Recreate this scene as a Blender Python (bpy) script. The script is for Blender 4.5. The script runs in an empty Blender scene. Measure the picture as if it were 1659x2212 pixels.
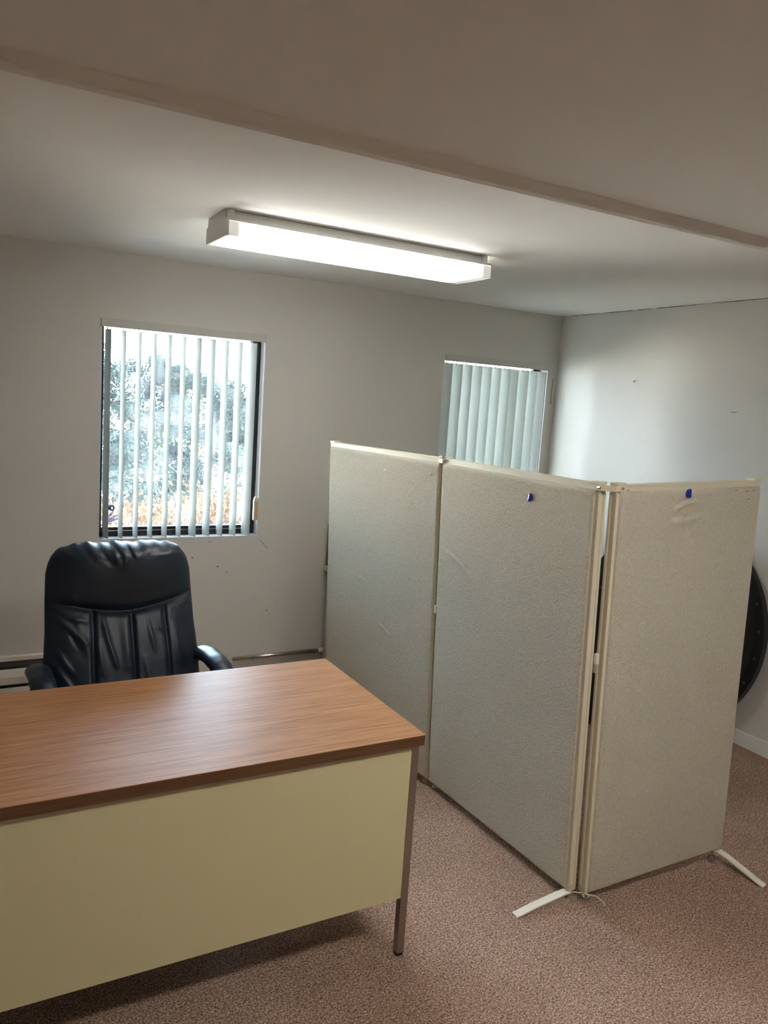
import bpy, bmesh, math, random
import numpy as np
from mathutils import Vector, Matrix
from mathutils import noise as mnoise

# ------------------------------------------------------------------ camera, world, sun, exposure
SC = bpy.context.scene
COL = SC.collection
RIGHT = Vector((0.8751, -0.4804, 0.0666)); UP = Vector((0.0093, 0.1542, 0.9880)); FWD = Vector((0.4838, 0.8637, -0.1391))
FWD.normalize(); RIGHT = (RIGHT - FWD * RIGHT.dot(FWD)).normalized(); UP = RIGHT.cross(FWD).normalized()
cam_data = bpy.data.cameras.new('camera')
cam_data.sensor_fit = 'HORIZONTAL'; cam_data.sensor_width = 36.0
cam_data.lens = 1696.144 / 1659 * 36.0
cam_data.clip_start = 0.05; cam_data.clip_end = 500
cam = bpy.data.objects.new('camera', cam_data); COL.objects.link(cam)
M = Matrix((RIGHT, UP, -FWD)).transposed().to_4x4()
M.translation = Vector((0, 0, 1.7408))
cam.matrix_world = M
SC.camera = cam

world = bpy.data.worlds.new('sky'); SC.world = world; world.use_nodes = True
bg = world.node_tree.nodes['Background']
bg.inputs['Color'].default_value = (0.60, 0.785, 1.0, 1); bg.inputs['Strength'].default_value = 22.0

sun_data = bpy.data.lights.new('sun', 'SUN'); sun_data.energy = 210.0; sun_data.color = (1.0, 0.96, 0.90); sun_data.angle = math.radians(1.0)
sun = bpy.data.objects.new('sun', sun_data); COL.objects.link(sun)
sun.rotation_euler = Vector((-0.75, 0.10, -0.65)).to_track_quat('-Z', 'Y').to_euler()
LAMP, LAMP_ADDED = 7.0, 26.0

SC.view_settings.view_transform = 'Standard'; SC.view_settings.look = 'None'
SC.view_settings.gamma = 1.0; SC.view_settings.use_curve_mapping = False
SC.view_settings.exposure = 0.50
SC.cycles.max_bounces = 14; SC.cycles.diffuse_bounces = 8; SC.cycles.transparent_max_bounces = 24
SC.cycles.sample_clamp_indirect = 40.0
SC.cycles.use_denoising = True

# ------------------------------------------------------------------ room dimensions (metres)
YB, XR, XL, YF = 4.404, 3.801, -2.1, -2.4       # inner faces of the walls
ZC, ZS, YS = 2.417, 2.300, 1.675                # ceiling, lower ceiling, edge between them
WT = 0.16                                       # wall thickness
WIN = [(0.703, 1.612, 0.893, 2.077), (2.843, 3.722, 0.893, 2.077)]

# ------------------------------------------------------------------ helpers
def lin(r, g, b):
    f = lambda c: (c / 255 / 12.92) if c / 255 <= 0.04045 else ((c / 255 + 0.055) / 1.055) ** 2.4
    return (f(r), f(g), f(b), 1)

def mat(name, color, rough=0.5, metal=0.0, spec=0.5, bump=None, vary=None, **kw):
    """bump = (scale, strength, distance), vary = (scale, amount)"""
    m = bpy.data.materials.new(name); m.use_nodes = True
    nt = m.node_tree; b = nt.nodes['Principled BSDF']
    b.inputs['Base Color'].default_value = color; b.inputs['Roughness'].default_value = rough
    b.inputs['Metallic'].default_value = metal; b.inputs['Specular IOR Level'].default_value = spec
    tc = nt.nodes.new('ShaderNodeTexCoord')
    if bump:
        n = nt.nodes.new('ShaderNodeTexNoise'); n.inputs['Scale'].default_value = bump[0]; n.inputs['Detail'].default_value = 3
        nt.links.new(tc.outputs['Object'], n.inputs['Vector'])
        bp = nt.nodes.new('ShaderNodeBump'); bp.inputs['Strength'].default_value = bump[1]; bp.inputs['Distance'].default_value = bump[2]
        nt.links.new(n.outputs['Fac'], bp.inputs['Height']); nt.links.new(bp.outputs['Normal'], b.inputs['Normal'])
    if vary:
        n = nt.nodes.new('ShaderNodeTexNoise'); n.inputs['Scale'].default_value = vary[0]; n.inputs['Detail'].default_value = 4
        nt.links.new(tc.outputs['Object'], n.inputs['Vector'])
        mx = nt.nodes.new('ShaderNodeMix'); mx.data_type = 'RGBA'
        mx.inputs[6].default_value = tuple(c * (1 - vary[1]) for c in color[:3]) + (1,)
        mx.inputs[7].default_value = tuple(min(1, c * (1 + vary[1])) for c in color[:3]) + (1,)
        nt.links.new(n.outputs['Fac'], mx.inputs[0]); nt.links.new(mx.outputs[2], b.inputs['Base Color'])
    return m

def mesh_obj(name, bm, m, parent=None, smooth=False, bevel=None):
    me = bpy.data.meshes.new(name)
    if bevel:
        bmesh.ops.bevel(bm, geom=bm.edges[:], offset=bevel, segments=2, profile=0.7, affect='EDGES', clamp_overlap=True)
    bmesh.ops.recalc_face_normals(bm, faces=bm.faces[:])
    bm.to_mesh(me); bm.free()
    if smooth:
        for p in me.polygons: p.use_smooth = True
    if m: me.materials.append(m)
    return link(name, me, parent)

def link(name, me, parent=None):
    o = bpy.data.objects.new(name, me); COL.objects.link(o)
    if parent: o.parent = parent
    return o

def pydata(name, verts, faces, m, parent=None, smooth=False):
    me = bpy.data.meshes.new(name); me.from_pydata([tuple(v) for v in verts], [], [tuple(f) for f in faces]); me.update()
    if smooth:
        me.polygons.foreach_set('use_smooth', [True] * len(me.polygons))
    if m: me.materials.append(m)
    return link(name, me, parent)

def box(bm, x0, x1, y0, y1, z0, z1):
    vs = [bm.verts.new(v) for v in ((x0,y0,z0),(x1,y0,z0),(x1,y1,z0),(x0,y1,z0),(x0,y0,z1),(x1,y0,z1),(x1,y1,z1),(x0,y1,z1))]
    for f in ((3,2,1,0),(4,5,6,7),(0,1,5,4),(1,2,6,5),(2,3,7,6),(3,0,4,7)): bm.faces.new([vs[i] for i in f])

def prism(bm, pts, axis, a, b):
    """polygon pts extruded along axis from a to b"""
    def mk(p, t):
        if axis == 0: return (t, p[0], p[1])
        if axis == 1: return (p[0], t, p[1])
        return (p[0], p[1], t)
    A = [bm.verts.new(mk(p, a)) for p in pts]; B = [bm.verts.new(mk(p, b)) for p in pts]
    n = len(pts)
    bm.faces.new(A); bm.faces.new(B[::-1])
    for i in range(n): bm.faces.new((A[i], B[i], B[(i+1) % n], A[(i+1) % n]))

def tube(bm, path, r, seg=10, cap=True, sy=1.0, up=Vector((0, 0, 1))):
    """tube along path; r is a number or a list; sy squashes the section along 'up'"""
    path = [Vector(p) for p in path]; n = len(path)
    rr = r if isinstance(r, (list, tuple)) else [r] * n
    rings = []
    for i, p in enumerate(path):
        d = (path[min(i+1, n-1)] - path[max(i-1, 0)]).normalized()
        u = up if abs(d.dot(up)) < 0.95 else Vector((0, 1, 0))
        s = d.cross(u).normalized(); t = s.cross(d).normalized()
        rings.append([bm.verts.new(p + s * math.cos(a) * rr[i] + t * math.sin(a) * rr[i] * sy)
                      for a in [2 * math.pi * k / seg for k in range(seg)]])
    for i in range(n - 1):
        for k in range(seg):
            bm.faces.new((rings[i][k], rings[i][(k+1) % seg], rings[i+1][(k+1) % seg], rings[i+1][k]))
    if cap:
        bm.faces.new(rings[0][::-1]); bm.faces.new(rings[-1])

def bx(name, m, parent, dims, bevel=None):
    bm = bmesh.new(); box(bm, *dims); return mesh_obj(name, bm, m, parent, bevel=bevel)

def empty(name, loc=(0, 0, 0), rz=0.0):
    o = bpy.data.objects.new(name, None); COL.objects.link(o); o.location = loc; o.rotation_euler = (0, 0, rz); o.empty_display_size = 0.1
    return o

def tag(o, label, cat, group=None):
    o['label'] = label; o['category'] = cat
    if group: o['group'] = group
    return o

def struct(o, label=None):
    o['kind'] = 'structure'
    if label: o['label'] = label
    return o

# ------------------------------------------------------------------ materials
M_wall = mat('wall_paint', lin(209, 206, 199), 0.6, bump=(160, 0.15, 0.001), vary=(1.1, 0.02))
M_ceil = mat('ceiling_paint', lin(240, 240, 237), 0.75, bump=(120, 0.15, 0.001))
M_ceil2 = mat('lower_ceiling_darker', lin(224, 223, 218), 0.75, bump=(120, 0.15, 0.001))  # slightly darker than the main ceiling
M_white = mat('white_paint', lin(228, 226, 220), 0.45)
M_valance = mat('valance_vinyl', lin(198, 195, 188), 0.5)
M_jamb = mat('jamb_paint', lin(214, 214, 216), 0.4)
M_bronze = mat('dark_bronze_aluminium', lin(52, 54, 58), 0.35, metal=0.6)
M_gap = mat('dark_crack', lin(60, 52, 44), 0.9)
M_cream = mat('cream_plastic', lin(212, 203, 177), 0.45)
M_steelcream = mat('cream_enamel', lin(206, 195, 152), 0.42, vary=(3, 0.02))
M_foot = mat('white_foot', lin(226, 220, 204), 0.45)
M_chrome = mat('brushed_chrome', lin(168, 156, 148), 0.36, metal=1.0, bump=(300, 0.05, 0.001))
M_steel = mat('bright_steel', lin(205, 200, 192), 0.22, metal=1.0)
M_black = mat('black_plastic', lin(24, 23, 23), 0.45)
M_heater = mat('heater_enamel', lin(234, 228, 218), 0.45)
M_heatdark = mat('heater_inside', lin(104, 100, 96), 0.7)
M_lampbody = mat('lamp_enamel', lin(226, 226, 222), 0.4)
M_blue = mat('blue_plastic', lin(30, 46, 150), 0.18)
M_disc = mat('black_laminate', lin(34, 31, 27), 0.42, vary=(6, 0.25))
M_discrim = mat('black_rim', lin(24, 22, 19), 0.4)
M_stud = mat('dark_stud', lin(74, 70, 60), 0.45, metal=0.5)
M_brown = mat('brown_wood', lin(112, 72, 48), 0.5, vary=(9, 0.2))
M_tan = mat('tan_wood', lin(190, 164, 124), 0.5)
M_grey = mat('grey_enamel', lin(176, 172, 160), 0.5)

def carpet():
    m = bpy.data.materials.new('carpet'); m.use_nodes = True; nt = m.node_tree; b = nt.nodes['Principled BSDF']
    b.inputs['Roughness'].default_value = 1.0; b.inputs['Specular IOR Level'].default_value = 0.05
    tc = nt.nodes.new('ShaderNodeTexCoord')
    n1 = nt.nodes.new('ShaderNodeTexNoise'); n1.inputs['Scale'].default_value = 185; n1.inputs['Detail'].default_value = 2.5; n1.inputs['Roughness'].default_value = 0.6
    n1.inputs['Distortion'].default_value = 0.6
    n2 = nt.nodes.new('ShaderNodeTexNoise'); n2.inputs['Scale'].default_value = 2.2; n2.inputs['Detail'].default_value = 3
    for n in (n1, n2): nt.links.new(tc.outputs['Object'], n.inputs['Vector'])
    cr = nt.nodes.new('ShaderNodeValToRGB'); e = cr.color_ramp.elements
    e[0].position = 0.34; e[0].color = lin(96, 75, 64); e[1].position = 0.66; e[1].color = lin(212, 184, 164)
    e.new(0.5).color = lin(160, 131, 114)
    nt.links.new(n1.outputs['Fac'], cr.inputs[0])
    mx = nt.nodes.new('ShaderNodeMix'); mx.data_type = 'RGBA'; mx.blend_type = 'MULTIPLY'
    cr2 = nt.nodes.new('ShaderNodeValToRGB'); cr2.color_ramp.elements[0].color = (0.82, 0.8, 0.78, 1); cr2.color_ramp.elements[1].color = (1, 1, 1, 1)
    cr2.color_ramp.elements[0].position = 0.35; cr2.color_ramp.elements[1].position = 0.65
    nt.links.new(n2.outputs['Fac'], cr2.inputs[0])
    mx.inputs[0].default_value = 1.0
    nt.links.new(cr.outputs[0], mx.inputs[6]); nt.links.new(cr2.outputs[0], mx.inputs[7]); nt.links.new(mx.outputs[2], b.inputs['Base Color'])
    bp = nt.nodes.new('ShaderNodeBump'); bp.inputs['Strength'].default_value = 0.8; bp.inputs['Distance'].default_value = 0.004
    nt.links.new(n1.outputs['Fac'], bp.inputs['Height']); nt.links.new(bp.outputs['Normal'], b.inputs['Normal'])
    return m
M_carpet = carpet()

def fabric(name, col):
    m = bpy.data.materials.new(name); m.use_nodes = True; nt = m.node_tree; b = nt.nodes['Principled BSDF']
    b.inputs['Roughness'].default_value = 0.95; b.inputs['Specular IOR Level'].default_value = 0.1
    tc = nt.nodes.new('ShaderNodeTexCoord')
    n1 = nt.nodes.new('ShaderNodeTexNoise'); n1.inputs['Scale'].default_value = 125; n1.inputs['Detail'].default_value = 3; n1.inputs['Distortion'].default_value = 1.4
    nt.links.new(tc.outputs['Object'], n1.inputs['Vector'])
    mx = nt.nodes.new('ShaderNodeMix'); mx.data_type = 'RGBA'
    mx.inputs[6].default_value = tuple(c * 0.72 for c in col[:3]) + (1,); mx.inputs[7].default_value = tuple(c * 1.24 for c in col[:3]) + (1,)
    nt.links.new(n1.outputs['Fac'], mx.inputs[0]); nt.links.new(mx.outputs[2], b.inputs['Base Color'])
    bp = nt.nodes.new('ShaderNodeBump'); bp.inputs['Strength'].default_value = 1.0; bp.inputs['Distance'].default_value = 0.006
    nt.links.new(n1.outputs['Fac'], bp.inputs['Height']); nt.links.new(bp.outputs['Normal'], b.inputs['Normal'])
    return m
M_fabric = fabric('oatmeal_fabric', lin(200, 192, 173))

def wood(name, c0, c1, rough, scale=1.0):
    m = bpy.data.materials.new(name); m.use_nodes = True; nt = m.node_tree; b = nt.nodes['Principled BSDF']
    b.inputs['Roughness'].default_value = rough; b.inputs['Specular IOR Level'].default_value = 0.32
    tc = nt.nodes.new('ShaderNodeTexCoord'); mp = nt.nodes.new('ShaderNodeMapping')
    mp.inputs['Scale'].default_value = (2.2 * scale, 52 * scale, 52 * scale)
    nt.links.new(tc.outputs['Object'], mp.inputs['Vector'])
    n1 = nt.nodes.new('ShaderNodeTexNoise'); n1.inputs['Scale'].default_value = 2.2; n1.inputs['Detail'].default_value = 6; n1.inputs['Roughness'].default_value = 0.62; n1.inputs['Distortion'].default_value = 0.5
    nt.links.new(mp.outputs[0], n1.inputs['Vector'])
    cr = nt.nodes.new('ShaderNodeValToRGB'); e = cr.color_ramp.elements
    e[0].position = 0.3; e[0].color = c0; e[1].position = 0.62; e[1].color = c1
    nt.links.new(n1.outputs['Fac'], cr.inputs[0]); nt.links.new(cr.outputs[0], b.inputs['Base Color'])
    bp = nt.nodes.new('ShaderNodeBump'); bp.inputs['Strength'].default_value = 0.06; bp.inputs['Distance'].default_value = 0.001
    nt.links.new(n1.outputs['Fac'], bp.inputs['Height']); nt.links.new(bp.outputs['Normal'], b.inputs['Normal'])
    return m
M_wood = wood('oak_laminate', lin(152, 102, 64), lin(192, 140, 96), 0.43)
M_woodedge = wood('oak_edge', lin(88, 58, 38), lin(108, 74, 50), 0.45)

def leather():
    m = mat('black_leather', lin(19, 31, 46), 0.40, bump=(420, 0.12, 0.0008), vary=(14, 0.25))
    return m
M_leather = leather()

def vinyl():
    m = bpy.data.materials.new('blind_vinyl'); m.use_nodes = True; nt = m.node_tree
    for n in list(nt.nodes):
        if n.type == 'BSDF_PRINCIPLED': nt.nodes.remove(n)
    out = nt.nodes['Material Output']
    d = nt.nodes.new('ShaderNodeBsdfDiffuse'); d.inputs['Color'].default_value = lin(190, 193, 190)
    t = nt.nodes.new('ShaderNodeBsdfTranslucent'); t.inputs['Color'].default_value = lin(200, 207, 200)
    mx = nt.nodes.new('ShaderNodeMixShader'); mx.inputs[0].default_value = 0.20
    nt.links.new(d.outputs[0], mx.inputs[1]); nt.links.new(t.outputs[0], mx.inputs[2]); nt.links.new(mx.outputs[0], out.inputs[0])
    return m
M_vinyl = vinyl()

def glass():
    m = bpy.data.materials.new('window_glass'); m.use_nodes = True; nt = m.node_tree
    for n in list(nt.nodes):
        if n.type == 'BSDF_PRINCIPLED': nt.nodes.remove(n)
    out = nt.nodes['Material Output']
    tr = nt.nodes.new('ShaderNodeBsdfTransparent'); tr.inputs['Color'].default_value = (0.97, 0.985, 0.98, 1)
    gl = nt.nodes.new('ShaderNodeBsdfGlossy'); gl.inputs['Roughness'].default_value = 0.02
    fr = nt.nodes.new('ShaderNodeFresnel'); fr.inputs['IOR'].default_value = 1.45
    m1 = nt.nodes.new('ShaderNodeMixShader')
    nt.links.new(fr.outputs[0], m1.inputs[0]); nt.links.new(tr.outputs[0], m1.inputs[1]); nt.links.new(gl.outputs[0], m1.inputs[2])
    hz = nt.nodes.new('ShaderNodeBsdfTranslucent'); hz.inputs['Color'].default_value = (0.9, 0.95, 1, 1)   # window glare mixed into the pane as haze, with dirt smears
    tc = nt.nodes.new('ShaderNodeTexCoord'); n = nt.nodes.new('ShaderNodeTexNoise'); n.inputs['Scale'].default_value = 5; n.inputs['Detail'].default_value = 3
    nt.links.new(tc.outputs['Object'], n.inputs['Vector'])
    mr = nt.nodes.new('ShaderNodeMapRange'); mr.inputs[1].default_value = 0.45; mr.inputs[2].default_value = 0.75; mr.inputs[3].default_value = 0.006; mr.inputs[4].default_value = 0.03
    nt.links.new(n.outputs['Fac'], mr.inputs[0])
    m2 = nt.nodes.new('ShaderNodeMixShader')
    nt.links.new(mr.outputs[0], m2.inputs[0]); nt.links.new(m1.outputs[0], m2.inputs[1]); nt.links.new(hz.outputs[0], m2.inputs[2])
    nt.links.new(m2.outputs[0], out.inputs[0])
    return m
M_glass = glass()

def lens(power):
    """prismatic lens: glows where the tubes run, dim at its two ends"""
    m = bpy.data.materials.new('lamp_lens'); m.use_nodes = True; nt = m.node_tree; b = nt.nodes['Principled BSDF']
    b.inputs['Base Color'].default_value = lin(236, 234, 222); b.inputs['Roughness'].default_value = 0.3
    b.inputs['Emission Color'].default_value = (1.0, 0.99, 0.95, 1)
    tc = nt.nodes.new('ShaderNodeTexCoord'); sx = nt.nodes.new('ShaderNodeSeparateXYZ'); nt.links.new(tc.outputs['Object'], sx.inputs[0])
    ab = nt.nodes.new('ShaderNodeMath'); ab.operation = 'ABSOLUTE'; nt.links.new(sx.outputs[0], ab.inputs[0])
    mr = nt.nodes.new('ShaderNodeMapRange'); mr.interpolation_type = 'SMOOTHSTEP'
    mr.inputs[1].default_value = 0.515; mr.inputs[2].default_value = 0.572; mr.inputs[3].default_value = power; mr.inputs[4].default_value = 0.28
    nt.links.new(ab.outputs[0], mr.inputs[0]); nt.links.new(mr.outputs[0], b.inputs['Emission Strength'])
    return m
M_lens = lens(LAMP); M_lens_added = lens(LAMP_ADDED)
for _n in M_lens_added.node_tree.nodes:
    if _n.type == 'MAP_RANGE': _n.inputs[1].default_value, _n.inputs[2].default_value = 0.57, 0.6

# ------------------------------------------------------------------ room shell
bm = bmesh.new(); box(bm, XL - WT, XR + WT, YF - WT, YB + WT, -0.12, 0.0)
struct(mesh_obj('floor', bm, M_carpet), 'brown pink loop pile carpet')

bm = bmesh.new()
zt = 2.62
xs = [XL - WT, WIN[0][0], WIN[0][1], WIN[1][0], WIN[1][1], XR + WT]
z0, z1 = WIN[0][2], WIN[0][3]
for a, b in ((0, 1), (2, 3), (4, 5)): box(bm, xs[a], xs[b], YB, YB + WT, 0, zt)
for a, b in ((1, 2), (3, 4)):
    box(bm, xs[a], xs[b], YB, YB + WT, 0, z0); box(bm, xs[a], xs[b], YB, YB + WT, z1, zt)
wall_back = struct(mesh_obj('wall_back', bm, M_wall), 'beige painted wall with two windows')
wall_right = struct(bx('wall_right', M_wall, None, (XR, XR + WT, YF - WT, YB, 0, zt)), 'beige painted side wall')
struct(bx('wall_left', M_wall, None, (XL - WT, XL, YF - WT, YB, 0, zt)))
struct(bx('wall_front', M_wall, None, (XL, XR, YF - WT, YF, 0, zt)))

bm = bmesh.new(); box(bm, XL, XR, YS - 0.02, YB, ZC, zt + 0.12)
ceiling = struct(mesh_obj('ceiling', bm, M_ceil), 'off-white painted ceiling')
# lower ceiling towards the room's other half, with the built-up lip along its edge
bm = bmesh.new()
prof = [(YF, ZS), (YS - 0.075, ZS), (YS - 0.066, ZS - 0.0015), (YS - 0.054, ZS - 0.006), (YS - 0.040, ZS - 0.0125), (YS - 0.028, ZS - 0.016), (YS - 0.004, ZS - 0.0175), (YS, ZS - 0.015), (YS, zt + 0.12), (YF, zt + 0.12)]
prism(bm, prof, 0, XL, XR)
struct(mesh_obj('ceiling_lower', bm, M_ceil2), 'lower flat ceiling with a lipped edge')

struct(bx('baseboard_right', M_white, None, (XR - 0.013, XR, YF, YB, 0, 0.082), bevel=0.003), 'white baseboard along the side wall')
struct(bx('baseboard_back', M_white, None, (2.10, XR - 0.013, YB - 0.013, YB, 0, 0.082), bevel=0.003))
# open joint between side wall and ceiling
bm = bmesh.new()
rnd = random.Random(4)
n = 60
for i in range(n):
    ya = YB - 0.06 - i * 0.05; hh = 0.0016 + 0.0022 * rnd.random()
    if rnd.random() < 0.12: continue
    box(bm, XR - 0.0015, XR + 0.001, ya - 0.05, ya, ZC - hh, ZC - 0.0001)
struct(mesh_obj('trim_1', bm, M_gap), 'dark open joint between the side wall and ceiling')

# wall marks
def smear(name, parent, pts, w, m, axis):
    bm = bmesh.new(); d = 0.0008
    tube(bm, pts, w, 5)
    return mesh_obj(name, bm, m, parent)
yb = YB - 0.0005
for x, z, r in ((1.222, 0.775, 0.004), (1.374, 0.717, 0.005), (1.43, 0.68, 0.003), (1.69, 0.43, 0.003)):
    smear('nail_hole', wall_back, [(x - r, yb, z), (x + r, yb, z + 0.001)], 0.0028, M_gap, 1)
smear('crack', wall_back, [(1.625, yb, 0.872), (1.645, yb, 0.852), (1.662, yb, 0.832), (1.68, yb, 0.812)], 0.0012, M_gap, 1)
smear('crack', wall_back, [(1.31, yb, 0.865), (1.335, yb, 0.868)], 0.001, M_gap, 1)
smear('crack', wall_back, [(XR - 0.03, yb, 1.98), (XR - 0.034, yb, 1.86), (XR - 0.031, yb, 1.80)], 0.002, M_gap, 1)
xr = XR - 0.0005
smear('crack', wall_right, [(xr, 2.93, 1.81), (xr, 2.89, 1.812)], 0.0014, M_gap, 0)

# ------------------------------------------------------------------ windows
def window(idx, w):
    x0, x1, z0, z1 = w
    fy0, fy1 = YB + 0.066, YB + 0.13          # aluminium frame depth
    root = struct(empty('window_%d' % idx, ((x0 + x1) / 2, YB, z0)))
    ox, oz = (x0 + x1) / 2, z0
    def b(name, m, d, bevel=None, par=root):
        return bx(name, m, par, (d[0] - ox, d[1] - ox, d[2] - YB, d[3] - YB, d[4] - oz, d[5] - oz), bevel)
    b('sill', M_jamb, (x0, x1, YB - 0.001, YB + WT, z0 - 0.0, z0 + 0.006))
    b('jamb', M_jamb, (x0, x0 + 0.005, YB, YB + WT, z0 + 0.006, z1)); b('jamb', M_jamb, (x1 - 0.005, x1, YB, YB + WT, z0 + 0.006, z1))
    b('jamb', M_jamb, (x0 + 0.005, x1 - 0.005, YB, YB + WT, z1 - 0.005, z1))
    xa, xb, za, zb = x0 + 0.005, x1 - 0.005, z0 + 0.006, z1 - 0.005
    b('frame_stile', M_bronze, (xa, xa + 0.020, fy0, fy1, za, zb), 0.002)
    b('frame_stile', M_bronze, (xb - 0.040, xb, fy0, fy1, za, zb), 0.002)
    b('frame_rail', M_bronze, (xa + 0.020, xb - 0.040, fy0 + 0.012, fy1, zb - 0.022, zb), 0.002)
    b('frame_rail', M_bronze, (xa + 0.020, xb - 0.040, fy0, fy1, za, za + 0.030), 0.002)
    b('sash_rail', M_bronze, (xa + 0.020, xb - 0.040, fy0 + 0.022, fy1 - 0.01, za + 0.032, za + 0.050), 0.002)
    b('track', M_steel, (xa + 0.020, xb - 0.040, fy0 + 0.004, fy0 + 0.008, za + 0.030, za + 0.035))
    b('sash_stile', M_bronze, (xb - 0.058, xb - 0.042, fy0 + 0.022, fy1 - 0.01, za + 0.050, zb - 0.022), 0.002)
    b('pane', M_glass, (xa + 0.020, xb - 0.058, fy0 + 0.036, fy0 + 0.040, za + 0.050, zb - 0.022))
    return root
win1 = window(1, WIN[0]); win2 = window(2, WIN[1])
struct(win1, 'window with open vertical blind and trees outside'); struct(win2, 'window behind partition panels with closed blind')

# ------------------------------------------------------------------ vertical blinds
def slat_mesh(h, w=0.089):
    bm = bmesh.new(); n = 8; th = 0.0009
    prof = []
    for i in range(n + 1):
        u = -w / 2 + w * i / n; prof.append((u, 0.006 * (1 - (2 * u / w) ** 2)))
    pts = [(u, v) for u, v in prof] + [(u, v - th) for u, v in prof[::-1]]
    prism(bm, pts, 2, -h, 0)
    me = bpy.data.meshes.new('slat'); bmesh.ops.recalc_face_normals(bm, faces=bm.faces[:]); bm.to_mesh(me); bm.free(); me.materials.append(M_vinyl)
    return me
def hook_mesh():
    bm = bmesh.new(); tube(bm, [(0, 0, 0.026), (0, 0, 0.006), (0, -0.004, -0.004), (0, 0.0, -0.010)], 0.0026, 6); box(bm, -0.006, 0.006, -0.003, 0.003, -0.004, 0.003)
    me = bpy.data.meshes.new('hook'); bm.to_mesh(me); bm.free(); me.materials.append(M_grey); return me
SLAT = slat_mesh(1.118); HOOK = hook_mesh()

def blind(w, label, x_first, angles, wand):
    x0, x1, z0, z1 = w
    root = tag(empty('vertical_blind', ((x0 + x1) / 2, YB + 0.02, z1)), label, 'blind')
    ox, oy, oz = root.location
    bm = bmesh.new(); box(bm, x0 + 0.004 - ox, x1 - 0.004 - ox, 0.004, 0.05, -0.040, -0.004); mesh_obj('headrail', bm, M_white, root, bevel=0.003)
    bm = bmesh.new(); box(bm, x0 - 0.0 - ox, x1 + 0.0 - ox, -0.034, -0.028, -0.046, -0.001); v = mesh_obj('valance', bm, M_valance, root, bevel=0.0015)
    for s in (x0 - ox, x1 - 0.004 - ox): bx('valance_return', M_white, root, (s, s + 0.004, -0.028, 0.004, -0.045, -0.002))
    for i, a in enumerate(angles):
        s = link('slat', SLAT, root); s.location = (x_first + 0.0798 * i - ox, 0.0, -0.056); s.rotation_euler = (0, 0, math.radians(a))
        h = link('hook', HOOK, s); h.location = (0, 0.004, 0)
    # operating cord loop with its weight
    xc = x1 - 0.022 - ox
    for dx in (-0.006, 0.006):
        bm = bmesh.new(); tube(bm, [(xc + dx, -0.022, -0.045), (xc + dx * 0.9, -0.024, -0.5), (xc + dx * 0.6, -0.026, -0.945)], 0.0014, 6); mesh_obj('cord', bm, M_white, root)
    bm = bmesh.new()
    prism(bm, [(xc - 0.015, -1.085), (xc + 0.015, -1.085), (xc + 0.015, -0.968), (xc + 0.010, -0.950), (xc + 0.003, -0.942), (xc - 0.003, -0.942), (xc - 0.010, -0.950), (xc - 0.015, -0.968)], 1, -0.036, -0.016)
    wt = mesh_obj('cord_weight', bm, M_cream, root, bevel=0.003); wt['label'] = 'cream plastic cord weight'
    bm = bmesh.new(); box(bm, xc - 0.009, xc + 0.009, -0.038, -0.0355, -1.080, -0.972); mesh_obj('weight_face', bm, M_tan, wt)
    return root
rnd = random.Random(2)
A1 = [101, 95, 96, 95, 96, 93, 102, 101, 97, 97, 105]
blind(WIN[0], 'open vertical blind with slats edge-on showing trees, above the leather chair', 0.741, A1, True)
A2 = [a + rnd.uniform(-2, 2) for a in (-41, -40, -41, -39, -40, -41, -40, -2, -40, -39, -40)]
blind(WIN[1], 'closed vertical blind of overlapping slats, rising behind the partition panels', 2.873, A2, False)

# ------------------------------------------------------------------ sticker on the glass
st = tag(empty('window_sticker', (0.776, YB + 0.100, 1.035)), 'small lilac and blue sticker on the window glass by the sill', 'sticker')
M_stb = mat('sticker_blue', lin(8, 70, 120), 0.5); M_stl = mat('sticker_lilac', lin(190, 176, 214), 0.6); M_std = mat('sticker_dark', lin(58, 54, 66), 0.6)
for dx in (-0.012, 0.014):
    bm = bmesh.new(); ring = [(dx + 0.010 * math.cos(a), 0, 0.020 + 0.013 * math.sin(a)) for a in [2 * math.pi * k / 20 for k in range(21)]]
    tube(bm, ring, 0.005, 6, cap=False, sy=0.4, up=Vector((0, 1, 0))); mesh_obj('ring', bm, M_stb, st)
for k, (x, z, L, a) in enumerate(((0.0, -0.025, 0.035, 0.9), (0.006, -0.04, 0.045, 0.5), (0.0, -0.052, 0.055, 0.2))):
    bm = bmesh.new()
    tube(bm, [(x - 0.012, 0, z - 0.008), (x + L * 0.4 * math.cos(a), 0, z + L * 0.4 * math.sin(a) * 0.7), (x + L * math.cos(a), 0, z + L * math.sin(a))], [0.007, 0.008, 0.003], 8, sy=0.15, up=Vector((0, 1, 0))); mesh_obj('petal', bm, M_stl, st)
bm = bmesh.new(); tube(bm, [(-0.004, 0, -0.066), (0.004, 0, -0.074), (0.012, 0, -0.066)], 0.003, 6, sy=0.3, up=Vector((0, 1, 0))); mesh_obj('stem', bm, M_std, st)

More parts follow.
